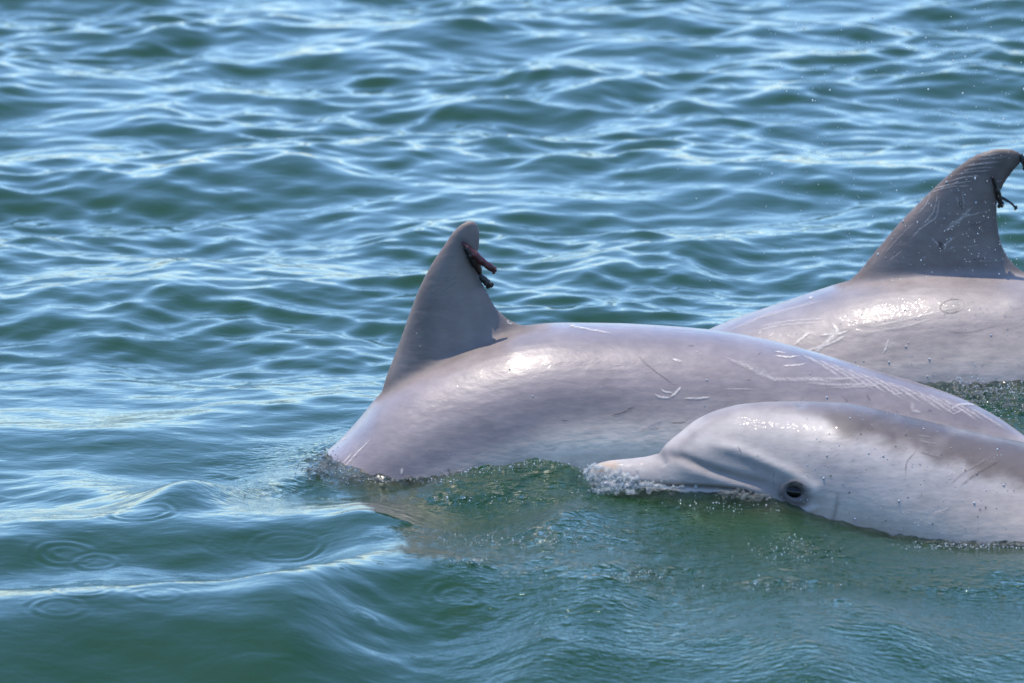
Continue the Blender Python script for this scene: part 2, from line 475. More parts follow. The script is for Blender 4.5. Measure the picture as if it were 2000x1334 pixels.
def crest(X, Y, pts, h, wf, wb, fade=0.15):
    """a wave ridge whose crest line is seen along the given photo points; wf = width of its face towards the viewer"""
    pts = np.array(pts, float)
    hh = pts[:, 2] * h if pts.shape[1] > 2 else np.full(len(pts), h)
    P = on_z(pts[:, 0], pts[:, 1], hh)
    o = np.argsort(P[:, 0]); P = P[o]; hh = hh[o]
    yc = cubic(P[:, 0], P[:, 1], np.clip(X, P[0, 0], P[-1, 0])); hc = cubic(P[:, 0], hh, np.clip(X, P[0, 0], P[-1, 0]))
    ends = smooth01(P[0, 0] - fade, P[0, 0] + fade * 0.3, X) * (1 - smooth01(P[-1, 0] - fade * 0.3, P[-1, 0] + fade, X))
    d = Y - yc
    pf = np.where(d < 0, np.exp(-(d / wf) ** 2), np.exp(-(d / wb) ** 2))
    return hc * pf * ends

def build_sea():
    X, Y = np.meshgrid(XS, YS, indexing='ij')
    cell = np.maximum(np.gradient(XS)[:, None], np.gradient(YS)[None, :])
    U0, V0 = proj(np.stack([X, Y, np.zeros_like(X)], -1))
    g = np.random.default_rng(5)
    dX = np.zeros_like(X); dY = np.zeros_like(X); Z = np.zeros_like(X)
    # calmer towards the viewer, choppier beyond the animals
    far = smooth01(-0.9, 0.7, Y)
    wx = X + 0.05 * fbm(X * 2.2, Y * 2.2, 2, 40); wy = Y + 0.05 * fbm(X * 2.2, Y * 2.2, 2, 50)
    grp = [0.35 + 1.25 * smooth01(-0.65, 0.65, fbm(X * f_, Y * f_ * 0.8, 2, 200 + 7 * j)) for j, f_ in enumerate((1.1, 1.7, 2.3))]   # calm and choppy patches
    nw = 90
    lam = np.exp(np.linspace(math.log(0.050), math.log(1.4), nw))
    for i in range(nw):
        l = lam[i] * g.uniform(0.93, 1.07); k = 2 * np.pi / l
        ang = g.normal(R(24), R(42)) if l < 0.6 else g.normal(R(10), R(26))
        kx, ky = math.sin(ang), -math.cos(ang)
        slope = 0.0265 * (0.75 + 0.5 * g.random())
        slope *= 0.85 if l < 0.085 else (1.05 if l < 0.32 else (1.0 if l < 0.6 else 0.8))
        amp = slope / k
        loc = amp * ((0.36 + 0.64 * far) * grp[i % 3] if l < 0.42 else 0.6 + 0.4 * far)
        loc = loc * np.clip(l / (5 * cell) - 0.2, 0, 1)
        ph = k * (kx * wx + ky * wy) + g.uniform(0, 2*np.pi)
        Z += loc * np.cos(ph)
        q = 0.40
        dX -= q * kx * loc * np.sin(ph); dY -= q * ky * loc * np.sin(ph)
    # patchy short ripples
    rip = np.zeros_like(X)
    near = (np.abs(X) < 1.4) & (Y > YB - 0.3) & (Y < 1.6)
    patch = smooth01(-0.1, 0.7, fbm(X * 1.7, Y * 1.3, 3, 70))
    right = smooth01(750, 1150, U0) * smooth01(930, 990, V0) * (1 - 0.35 * smooth01(1200, 1330, V0))
    for i in range(34):
        l = math.exp(g.uniform(math.log(0.026), math.log(0.075))); k = 2*np.pi/l
        ang = g.normal(R(12), R(38)); ph = k * (math.sin(ang) * wx - math.cos(ang) * wy) + g.uniform(0, 6.3)
        rip += np.where(near, 0.030 / k * np.cos(ph) * np.clip(l / (4*cell) - 0.2, 0, 1), 0)
    Z += rip * (0.05 + 0.18 * patch + 1.1 * right * (0.35 + 0.65 * patch))
    # the swells and wakes that show in the photograph
    calm = np.ones_like(X)
    W = [
        ([(-150, 1040), (60, 1030), (220, 1022), (430, 1026), (600, 1020), (740, 1018)], 0.055, 0.17, 0.26),
        ([(-100, 1215, .9), (60, 1200, .9), (230, 1186, .9), (420, 1186, .9), (560, 1158, 1), (700, 1108, 1), (850, 1086, 1), (1000, 1098, .85), (1150, 1126, .5), (1300, 1150, .2), (1450, 1160, .0)], 0.085, 0.32, 0.36),
        ([(1090, 1000, 1), (1200, 968, 1), (1300, 955, 1), (1400, 956, 1), (1480, 976, .9), (1560, 1016, .7), (1640, 1042, .5), (1740, 1062, .3)], 0.052, 0.26, 0.12),
        ([(1600, 1040), (1700, 1062), (1900, 1068), (2250, 1068)], -0.020, 0.24, 0.30),
        ([(1820, 752), (2000, 748), (2250, 748)], -0.012, 0.20, 0.20),
        ([(820, 942, .35), (900, 915, .7), (980, 900, .95), (1040, 893, 1), (1100, 900, 1), (1160, 918, .8)], 0.062, 0.17, 0.09),
        ([(330, 992), (430, 962), (520, 930), (600, 908)], 0.030, 0.14, 0.16),
        ([(120, 940), (260, 975), (380, 1000)], 0.018, 0.14, 0.2),
        ([(1500, 1130), (1700, 1110), (1900, 1120), (2150, 1110)], 0.030, 0.16, 0.24),
        ([(1150, 1175), (1350, 1150), (1550, 1168), (1750, 1210)], 0.045, 0.20, 0.30),
        ([(1050, 1265), (1250, 1235), (1420, 1240), (1600, 1280)], 0.040, 0.24, 0.30),
        ([(1500, 1300), (1750, 1270), (1950, 1240), (2150, 1235)], 0.026, 0.22, 0.30),
        ([(-120, 1300), (150, 1290), (420, 1275), (650, 1290)], 0.028, 0.22, 0.28),
    ]
    for pts, h, wf, wb in W:
        Z += crest(X, Y, pts, h, wf, wb)
    # rings where drops have fallen
    rings = [(130, 1118, 22), (130, 1118, 46), (190, 1128, 34), (165, 1216, 26), (165, 1216, 52), (165, 1272, 46), (310, 1279, 38), (115, 1300, 40),
             (275, 1062, 52), (440, 1109, 12), (440, 1109, 26), (720, 905, 36), (690, 840, 30), (900, 1230, 22), (900, 1230, 46), (1145, 1084, 42),
             (1145, 1084, 24), (716, 1272, 12), (1080, 1168, 14), (430, 1212, 18), (1640, 1250, 14), (1180, 1290, 40), (1320, 1275, 16), (1735, 1115, 16), (1935, 1135, 34), (560, 1110, 60)]
    for u, v, r in rings:
        c = on_z(u, v, 0.01); rr = np.hypot(X - c[0], Y - c[1]); m = rr < 0.16
        Rm = r * PX; lam_ = 0.020; 
        Z[m] += 0.0011 * np.clip(0.65 + 0.7 * vnoise(X[m] / 0.045 + u, Y[m] / 0.06 + v, 61), 0, 1.2) * np.cos(2*np.pi*(rr[m] - Rm)/lam_) * np.exp(-((rr[m] - Rm)/0.017)**2)
    Z *= 1.0
    P = np.stack([X + dX, Y + dY, Z], -1)
    nx, ny = len(XS), len(YS)
    i, j = np.meshgrid(np.arange(nx - 1), np.arange(ny - 1), indexing='ij')
    a = i * ny + j
    F = np.stack([a, a + ny, a + ny + 1, a + 1], -1).reshape(-1, 4)
    me = mesh_from('water', P.reshape(-1, 3), F, M_WATER)
    o = link('water', me); tag(o, 'green choppy sea reflecting pale blue sky around the dolphins', 'water', kind='structure')
    # where the surface is torn into fine chop (glitter)
    uu, vv = proj(P.reshape(-1, 3))
    chop = 0.03 + 0.45 * right.ravel()
    for (cu, cv, ru, rv, s) in [(1000, 1050, 180, 22, .9), (1250, 1122, 90, 16, 1.2), (1560, 1075, 110, 40, 1.1), (1420, 985, 120, 26, 1.0), (1500, 1145, 130, 16, .9),
                                (940, 975, 150, 30, .8), (1040, 915, 120, 22, 1.1), (920, 1100, 60, 14, .9), (760, 945, 120, 14, .9),
                                (1930, 790, 90, 50, 1.4), (1780, 1150, 160, 20, .7), (1300, 985, 110, 20, .9), (520, 960, 90, 30, .6)]:
        chop += s * np.exp(-((uu - cu)/ru)**2 - ((vv - cv)/rv)**2) * (0.5 + 0.5 * vnoise(uu/14, vv/6, 90))
    set_float(me, 'chop', chop * (Y.ravel() < 1.0))
    set_float(me, 'clear', np.zeros(len(uu)))
    return o

WATER = build_sea()

# ------------------------------------------------------------------ dolphins
def dolphin(label, loc):
    e = bpy.data.objects.new('dolphin', None); sc.collection.objects.link(e); e.empty_display_size = 0.2
    tag(e, label, 'dolphin', 'dolphins surfacing together'); return e

def near_y(v, u=1000): return float(on_z(u, v)[1])

def tail_and_flippers(sh, info, u_flip, u_tail, size):
    ax, u = info['ax'], info['u']
    i = int(np.argmin(abs(u - u_flip))); c = ax[i]; a_, b_ = info['a'][i], info['b'][i]
    for s in (-1, 1):
        root = c + np.array([0, s * b_ * 0.75, -a_ * 0.6]); tip = root + np.array([0.16, s * 0.16, -0.24]) * size
        sh.add(*limb(root, tip, 0.13 * size, (0.9, 0, -0.2), (0.2, s * 0.8, 0.5), 0.03))
    j = int(np.argmin(abs(u - u_tail))); c = ax[j]
    d = ax[j] - ax[j - 6]; d /= np.linalg.norm(d)
    for s in (-1, 1):
        root = c + d * 0.02; tip = root + np.array([0, s * 0.27, 0]) * size + d * 0.10
        sh.add(*limb(root - np.array([0, s * 0.02, 0]), tip, 0.17 * size, d, np.cross(d, (0, 1, 0)), 0.030))

def finish(me, mat, root):
    me.materials.clear(); me.materials.append(mat)
    return link('body', me, root)

WHITE = (0.62, 0.60, 0.60)
# ---- the dolphin whose whole back and fin show
Y1 = near_y(930) + 0.205
st1 = [(-130, 1560, .006, .006), (-110, 1540, .03, .028), (-60, 1510, .045, .04), (0, 1470, .06, .05), (40, 1425, .10, .085), (110, 1360, .14, .115), (200, 1280, .175, .14), (300, 1190, .20, .16),
       (400, 1090, .225, .175), (500, 990, .24, .185), (560, 940, .245, .19), (605, 905, .25, .192), (650, 872, .25, .195), (700, 820, .25, .198), (741, 771, .25, .20), (800, 725, .245, .202), (870, 688, .24, .205),
       (940, 660, .232, .206), (1020, 637, .226, .206), (1100, 631, .222, .204), (1200, 632, .218, .20), (1300, 637, .212, .195), (1400, 646, .205, .187), (1500, 664, .197, .175),
       (1600, 690, .186, .160), (1700, 721, .172, .142), (1800, 750, .157, .122), (1880, 779, .145, .105), (1950, 815, .135, .090), (2000, 850, .126, .078), (2100, 925, .10, .055),
       (2250, 1045, .07, .035), (2400, 1160, .05, .022), (2450, 1200, .02, .012)]
YC1 = [(-130, Y1 - .30), (300, Y1 - .18), (600, Y1 - .085), (760, Y1 - .03), (1000, Y1), (2000, Y1 + .03), (2450, Y1 + .04)]
sh = Shell(); V_, F_, inf1 = loft(st1, YC1); sh.add(V_, F_)
lead1 = [(741, 771), (756, 728), (776, 678), (798, 615), (815, 570), (840, 520), (869, 476), (893, 444), (914, 431)]
trail1 = [(1030, 634), (1004, 626), (983, 612), (967, 594), (953, 570), (940, 545), (935, 520), (936, 495), (939, 465), (937, 445), (930, 433), (920, 430)]
sh.add(*back_fin(lead1, trail1, YC1, 0.060))
tail_and_flippers(sh, inf1, 330, 2380, 1.0)
b1 = remesh('body', sh, 0.0040)
V = get_co(b1); u, v = proj(V)
d, _ = polydist(u, v, [(741, 771), (820, 722), (900, 690), (960, 662), (1010, 640), (1060, 632)])
V = fillet(b1, V, np.exp(-(d / 20) ** 2), 14); set_co(b1, V)
u, v = proj(V)
C = np.tile(np.array([0.37, 0.325, 0.342]), (len(V), 1))
n_a = fbm(u / 150 + v / 110, (v - u * 0.35) / 60, 4, 3)
ax1 = np.interp(u, [500, 741, 1020, 1400, 2000], [980, 900, 850, 840, 900])
low = smooth01(-40, 70, v - np.interp(u, [600, 800, 1000, 1100, 1200, 1300, 1500, 1800, 2000], [990, 945, 870, 825, 805, 795, 785, 830, 870]))
C = paint(C, low, (1.60, 1.34, 1.10))  # pale belly, painted paler and warmer for light bounced off the water
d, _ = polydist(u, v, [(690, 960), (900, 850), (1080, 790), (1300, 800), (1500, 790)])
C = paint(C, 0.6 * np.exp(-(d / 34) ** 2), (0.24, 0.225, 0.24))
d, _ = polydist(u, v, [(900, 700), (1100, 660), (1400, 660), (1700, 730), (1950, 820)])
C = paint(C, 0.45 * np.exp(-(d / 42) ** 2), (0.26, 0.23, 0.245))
C = paint(C, 0.40 * np.clip(n_a, 0, 1), (0.22, 0.20, 0.215)); C = paint(C, 0.30 * np.clip(-n_a, 0, 1), (0.55, 0.51, 0.52))
n_b = fbm(u / 28, v / 17, 4, 83); C = C * (1 + 0.09 * n_b)[:, None]
# fin pigment: dark grey down to the root line
rootv = np.interp(u, [741, 830, 900, 960, 1010, 1040, 1100], [780, 731, 702, 673, 653, 646, 600])
fin = smooth01(10, -10, v - rootv) * ((u > 725) & (u < 1060) & (np.abs(V[:, 1] - cubic(*np.array(YC1).T, u)) < 0.075))
C = paint(C, fin, (0.27, 0.24, 0.24))
nf = fbm(u / 46, v / 60, 4, 12)
C = paint(C, 0.6 * fin * np.clip(nf, 0, 1), (0.13, 0.112, 0.112)); C = paint(C, 0.55 * fin * np.clip(-nf, 0, 1), (0.40, 0.37, 0.37))
d, _ = polydist(u, v, lead1); C = paint(C, 0.7 * fin * np.exp(-(d / 9) ** 2), (0.27, 0.20, 0.17))  # brown rim light painted along the leading edge
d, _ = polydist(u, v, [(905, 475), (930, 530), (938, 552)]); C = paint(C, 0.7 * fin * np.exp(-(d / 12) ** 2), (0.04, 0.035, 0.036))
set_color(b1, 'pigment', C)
d, _ = polydist(u, v, [(741, 776), (820, 726), (900, 694), (960, 666), (1010, 644), (1060, 634)])
set_float(b1, 'dry', np.clip(fin * 0.6 + np.exp(-(d / 16) ** 2), 0, 1))
D1 = dolphin('grey dolphin arching its back, dorsal fin rounded with dark red barnacle hanging off it', None)
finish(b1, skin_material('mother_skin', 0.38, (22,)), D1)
BV1 = bvh_of(b1)

# ---- the dolphin beyond it, its hooked scarred fin at the picture's edge
Y2 = near_y(752) + 0.215
st2 = [(480, 1260, .006, .006), (500, 1235, .03, .028), (560, 1205, .045, .04), (620, 1165, .065, .06), (680, 1110, .11, .095), (780, 1030, .145, .125), (900, 950, .17, .15), (1050, 855, .19, .17),
       (1200, 755, .205, .185), (1300, 690, .215, .195), (1395, 640, .222, .20), (1450, 618, .224, .204), (1530, 591, .226, .208), (1600, 567, .228, .212), (1660, 549, .228, .214), (1740, 534, .228, .215), (1850, 526, .228, .216),
       (1960, 528, .226, .216), (2060, 540, .222, .212), (2200, 560, .212, .20), (2400, 600, .19, .165), (2600, 660, .155, .115), (2800, 750, .11, .06), (3000, 860, .07, .03), (3060, 900, .02, .012)]
sh = Shell(); V_, F_, inf2 = loft(st2, Y2); sh.add(V_, F_)
lead2 = [(1640, 560), (1670, 535), (1703, 497), (1750, 441), (1800, 389), (1840, 351), (1880, 318), (1915, 298), (1950, 290), (1975, 291), (1990, 297)]
trail2 = [(2050, 545), (2018, 536), (1992, 522), (1974, 505), (1961, 482), (1954, 455), (1950, 425), (1950, 402), (1956, 376), (1968, 353), (1985, 331), (1997, 314), (1998, 304)]
sh.add(*back_fin(lead2, trail2, Y2, 0.062))
tail_and_flippers(sh, inf2, 900, 2980, 1.0)
b2 = remesh('body', sh, 0.0042)
V = get_co(b2); u, v = proj(V)
d, _ = polydist(u, v, [(1650, 553), (1760, 536), (1900, 528), (2050, 545)])
V = fillet(b2, V, np.exp(-(d / 20) ** 2), 14); set_co(b2, V)
u, v = proj(V)
C = np.tile(np.array([0.345, 0.312, 0.322]), (len(V), 1))
low = smooth01(-50, 60, v - np.interp(u, [1400, 1600, 1800, 2000, 2200], [700, 690, 670, 660, 660]))
C = paint(C, low, (0.90, 0.77, 0.67))
n_a = fbm(u / 120, (v + u * 0.25) / 40, 4, 23)
C = paint(C, 0.40 * np.clip(n_a, 0, 1), (0.24, 0.215, 0.225)); C = paint(C, 0.3 * np.clip(-n_a, 0, 1), (0.60, 0.56, 0.57))
C = C * (1 + 0.12 * fbm(u / 26, v / 16, 4, 84))[:, None]
finm = smooth01(8, -10, v - np.interp(u, [1640, 1700, 1800, 1950, 2050], [560, 538, 528, 528, 545])) * ((u > 1630) & (u < 2060) & (np.abs(V[:, 1] - Y2) < 0.08))
C = paint(C, finm, (0.25, 0.225, 0.228))
tipw = smooth01(430, 310, v + (1960 - u) * 0.35)
C = paint(C, finm * tipw * 0.8, (0.055, 0.048, 0.05))
d, _ = polydist(u, v, lead2); C = paint(C, 0.65 * finm * np.exp(-(d / 16) ** 2), (0.25, 0.185, 0.155))  # sunlit brown rim painted on the front edge, dark trailing edge follows
d, _ = polydist(u, v, trail2); C = paint(C, 0.6 * finm * np.exp(-(d / 13) ** 2), (0.06, 0.05, 0.05))
nf = fbm(u / 40, v / 40, 4, 33)
C = paint(C, 0.55 * finm * np.clip(nf, 0, 1), (0.11, 0.095, 0.096)); C = paint(C, 0.45 * finm * np.clip(-nf, 0, 1), (0.36, 0.335, 0.335))
set_color(b2, 'pigment', C)
d, _ = polydist(u, v, [(1650, 556), (1760, 538), (1900, 530), (2050, 548)])
set_float(b2, 'dry', np.clip(finm * 0.5 + np.exp(-(d / 14) ** 2), 0, 1))
D2 = dolphin('pale grey dolphin with dark hooked dorsal fin covered in scratches and spray', None)
finish(b2, skin_material('far_skin', 0.44, (12,)), D2)
BV2 = bvh_of(b2)

# ---- the dolphin with its head out of the water
Y3 = near_y(1068) + 0.165
k_ = 0.93
st3 = [(1148, 926, .006, .006), (1154, 915, .014, .013), (1165, 907, .024, .021), (1190, 900, .035, .030), (1230, 896, .041, .036), (1268, 891, .048, .045), (1286, 884, .056, .054), (1300, 869, .068, .062),
       (1325, 848, .084, .076), (1360, 822, .104, .092), (1400, 803, .121, .099), (1450, 791, .136, .112), (1500, 786, .146, .124), (1545, 785, .153, .136), (1600, 786, .160, .149), (1650, 788, .168, .158), (1700, 797, .176, .164),
       (1760, 811, .185, .170), (1850, 832, .195, .177), (1930, 850, .202, .185), (2000, 865, .206, .190), (2150, 892, .212, .196), (2350, 915, .21, .195), (2600, 945, .195, .175), (2900, 1000, .15, .115),
       (3200, 1080, .10, .055), (3450, 1170, .065, .028), (3520, 1200, .02, .012)]
st3 = [(a_, b_, c_ * k_, d_ * k_) for a_, b_, c_, d_ in st3]
sh = Shell(); V_, F_, inf3 = loft(st3, Y3, n_len=420, n_ring=120); sh.add(V_, F_)
lead3 = [(2330, 925), (2370, 880), (2420, 810), (2480, 735), (2530, 690), (2560, 675)]
trail3 = [(2620, 955), (2580, 920), (2560, 860), (2555, 800), (2562, 740), (2570, 700), (2570, 682)]
sh.add(*back_fin(lead3, trail3, Y3, 0.05))
tail_and_flippers(sh, inf3, 2000, 3430, 0.9)
b3 = remesh('body', sh, 0.0032)
V = get_co(b3); nrm = get_no(b3)
Vm = V.copy(); Vm[:, 1] = Y3 - np.abs(V[:, 1] - Y3)          # features are the same on both sides of the head
u, v = proj(Vm)
Nm = nrm.copy(); Nm[:, 1] = -np.abs(nrm[:, 1]) 
side = np.clip(-Nm[:, 1] * CT + Nm[:, 2] * ST, 0, 1) ** 0.5
H = np.zeros(len(V))
def ridge(pts, wd, amp):
    global H
    d, t = polydist(u, v, pts); H += amp * np.exp(-(d / wd) ** 2) * np.clip(np.minimum(6 * t + .15, 6 * (1 - t) + .15), 0, 1)
ridge([(1380, 868), (1440, 880), (1500, 905), (1555, 930), (1590, 955), (1592, 985)], 13, 0.0045)      # brow ridge sweeping to behind the eye
ridge([(1290, 886), (1330, 893), (1390, 918), (1450, 936), (1510, 950)], 9, -0.0055)                # furrow between melon and cheek
ridge([(1310, 905), (1370, 925), (1430, 945), (1490, 962)], 14, 0.0022)                              # upper lip
ridge([(1345, 850), (1400, 822), (1470, 805)], 10, 0.002)
ridge([(1170, 934), (1230, 943), (1300, 948), (1400, 953), (1450, 958), (1490, 975)], 3.4, -0.0075)  # mouth line
ridge([(1286, 884), (1292, 895), (1300, 910)], 7, -0.004)
ridge([(1556, 790), (1566, 789), (1574, 790)], 6, -0.006)                                           # blowhole
ridge([(1600, 990), (1575, 1002), (1545, 996), (1520, 980)], 7, 0.003)
ridge([(1635, 985), (1630, 1010), (1622, 1035)], 4, -0.002)
EU, EV = 1553, 961
er = np.hypot((u - EU) / 1.25, (v - EV - (u - EU) * 0.18))
H += 0.0032 * np.exp(-((er - 17) / 6) ** 2) - 0.0065 * np.exp(-(er / 11) ** 2)
V = V + nrm * (H * side)[:, None]; set_co(b3, V)
C = np.tile(np.array([0.57, 0.55, 0.555]), (len(V), 1))
n_a = fbm(u / 90, v / 60, 4, 43)
cape = smooth01(0, 1, (np.interp(u, [1400, 1600, 1680, 1800, 1900, 2000, 2200], [775, 805, 850, 890, 915, 940, 975]) + 26 + 26 * n_a - v) / 46)
C = paint(C, cape, (0.115, 0.093, 0.093))
C = paint(C, 0.22 * np.clip(n_a, 0, 1), (0.28, 0.255, 0.265)); C = paint(C, 0.45 * np.clip(-n_a, 0, 1), (0.70, 0.69, 0.695))
C = C * (1 + 0.10 * fbm(u / 24, v / 18, 4, 85))[:, None]
C = paint(C, 0.75 * smooth01(930, 1050, v) * smooth01(1480, 1560, u), (1.02, 0.84, 0.70))  # lower flank's colour lightened and warmed to offset its blue skylit shade
d, t = polydist(u, v, [(1380, 812), (1440, 796), (1560, 787), (1700, 800)]); C = paint(C, 0.55 * np.exp(-(d / 13) ** 2), (0.26, 0.24, 0.27))
d, t = polydist(u, v, [(1330, 872), (1370, 838), (1420, 812)]); C = paint(C, 0.4 * np.exp(-(d / 7) ** 2), (0.30, 0.275, 0.29))
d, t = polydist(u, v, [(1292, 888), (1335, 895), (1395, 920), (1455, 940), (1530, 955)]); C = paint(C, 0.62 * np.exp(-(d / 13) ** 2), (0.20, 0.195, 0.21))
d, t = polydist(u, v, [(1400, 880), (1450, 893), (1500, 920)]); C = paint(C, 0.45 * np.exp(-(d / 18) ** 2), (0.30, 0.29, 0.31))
d, t = polydist(u, v, [(1380, 862), (1440, 872), (1500, 898), (1560, 925), (1588, 950)]); C = paint(C, 0.7 * np.exp(-(d / 9) ** 2), (0.66, 0.65, 0.655))
C = paint(C, 0.75 * smooth01(1215, 1165, u), (0.62, 0.53, 0.42))
d, t = polydist(u, v, [(1165, 925), (1185, 912), (1200, 908)]); C = paint(C, 0.6 * np.exp(-(d / 7) ** 2), (0.62, 0.43, 0.27))
d, t = polydist(u, v, [(1170, 934), (1230, 943), (1300, 948), (1400, 953), (1450, 958), (1490, 975)]); C = paint(C, 0.85 * np.exp(-(d / 3.0) ** 2), (0.10, 0.085, 0.08))
C = paint(C, 0.9 * np.exp(-(np.maximum(er - 15, 0) / 11) ** 2), (0.16, 0.145, 0.15))
d, t = polydist(u, v, [(1525, 968), (1545, 985), (1570, 988)]); C = paint(C, 0.75 * np.exp(-(d / 8) ** 2), (0.075, 0.068, 0.074))
C = paint(C, 0.5 * np.exp(-(np.hypot(u - 1562, v - 927) / 14) ** 2), (0.52, 0.45, 0.40))
C = paint(C, 0.85 * np.exp(-((er - 34) / 6) ** 2) * (u > 1535), (0.62, 0.61, 0.61))
d, t = polydist(u, v, [(1636, 965), (1632, 1000), (1622, 1030)]); C = paint(C, 0.5 * np.exp(-(d / 3) ** 2), (0.24, 0.22, 0.22))
C = paint(C, 0.8 * np.exp(-(er / 13) ** 2), (0.05, 0.045, 0.047))
set_color(b3, 'pigment', C)
set_float(b3, 'dry', np.maximum(0.8 * smooth01(1640, 1500, u), 0.5 * cape))
D3 = dolphin('pale young dolphin lifting its head, beak and dark eye above the water', None)
finish(b3, skin_material('calf_skin', 0.42, (-8,)), D3)
BV3 = bvh_of(b3)

def eye(bvh, root, u, v, r, yc):
    h_, no = hit(bvh, u, v)
    p = np.array(h_) - np.array(no) * r * 0.22
    for s in (0, 1):
        q = p.copy()
        if s: q[1] = 2 * yc - q[1]
        Ve, Fe = ico(r, (0, 0, 0), (1.25, 0.75, 0.86), 3)
        a_ = R(9); rot = np.array([[math.cos(a_), 0, math.sin(a_)], [0, 1, 0], [-math.sin(a_), 0, math.cos(a_)]])
        me = mesh_from('eye', Ve @ rot.T + q, Fe, M_EYE); link('eye', me, root)
eye(BV3, D3, EU, EV, 0.0150, Y3)

# ------------------------------------------------------------------ water meets the bodies
TORN = [(1935, 790, 75, 32, .014, .017), (1900, 765, 60, 18, .010, .013), (640, 915, 45, 16, .010, .014), (800, 938, 130, 9, .005, .012), (1040, 905, 110, 14, .006, .013), (930, 915, 60, 10, .006, .013),
        (1000, 1050, 150, 16, .0044, .016), (930, 975, 130, 14, .0041, .015), (1250, 1122, 70, 12, .0056, .015), (1560, 1070, 90, 28, .0051, .016), (1430, 985, 110, 20, .0056, .015),
        (1500, 1140, 120, 14, .0044, .016), (1240, 975, 90, 12, .005, .013), (920, 1100, 60, 10, .0038, .015), (1860, 1066, 140, 8, .006, .012), (1760, 1150, 140, 14, .002, .016), (520, 955, 80, 22, .003, .016)]
def settle():
    me = WATER.data; V = get_co(me); u, v = proj(V)
    near = np.where((u > 250) & (u < 2250) & (v > 480) & (v < 1180) & (np.abs(V[:, 0]) < 1.3) & (V[:, 1] < 0.9))[0]
    bv = [BV1, BV2, BV3]
    dist = np.full(len(near), 1.0); clear = np.zeros(len(V)); chop = np.empty(len(V), np.float32)
    me.attributes['chop'].data.foreach_get('value', chop)
    for b in bv:
        for k, i in enumerate(near):
            loc, no, idx, dd = b.find_nearest(V[i], 0.12)
            if loc is not None and dd < dist[k]: dist[k] = dd
    torn = vnoise(V[near, 0] / 0.011, V[near, 1] / 0.016, 7) + 0.6 * vnoise(V[near, 0] / 0.006, V[near, 1] / 0.008, 8)
    amt = 0.35 + 0.65 * np.clip(fbm(V[near, 0] * 5, V[near, 1] * 5, 2, 5) + 0.4, 0, 1)
    V[near, 2] += 0.008 * np.exp(-dist / 0.018) + 0.0050 * torn * np.exp(-(dist / 0.026)) * amt
    # water torn up by the animals: wakes, the collapsed wave behind the tail stock, glittering patches
    for (cu, cv, ru, rv, a_, l_) in TORN:
        i = np.where((np.abs(u - cu) < 2.2 * ru) & (np.abs(v - cv) < 2.2 * rv) & (V[:, 1] < 1.0))[0]
        k = np.exp(-((u[i] - cu) / ru) ** 2 - ((v[i] - cv) / rv) ** 2)
        n_ = vnoise(V[i, 0] / l_, V[i, 1] / (l_ * 1.3), 3) + 0.55 * vnoise(V[i, 0] / l_ * 2.1, V[i, 1] / l_ * 1.6, 4)
        k *= 0.25 + 0.75 * smooth01(-0.3, 0.5, fbm(V[i, 0] / l_ / 4, V[i, 1] / l_ / 3, 2, 15))
        V[i, 2] += a_ * n_ * k
    set_co(me, V)
    chop[near] += 0.9 * np.exp(-dist / 0.035) * amt
    me.attributes['chop'].data.foreach_set('value', chop)
    sel = near[dist < 0.11]
    dn = ray(1000, 900); dn = Vector(dn / np.linalg.norm(dn)); dn = Vector((dn.x, dn.y * 0.78, dn.z * 1.6)).normalized()
    for i in sel:
        p = Vector(V[i]); best = 9
        for b in bv:
            loc, no, idx, dd = b.ray_cast(p, dn, 0.3)
            if loc is not None: best = min(best, dd)
        if best < 0.3: clear[i] = 0.9 * math.exp(-best / 0.055)
    me.attributes['clear'].data.foreach_set('value', clear.astype(np.float32))
settle()

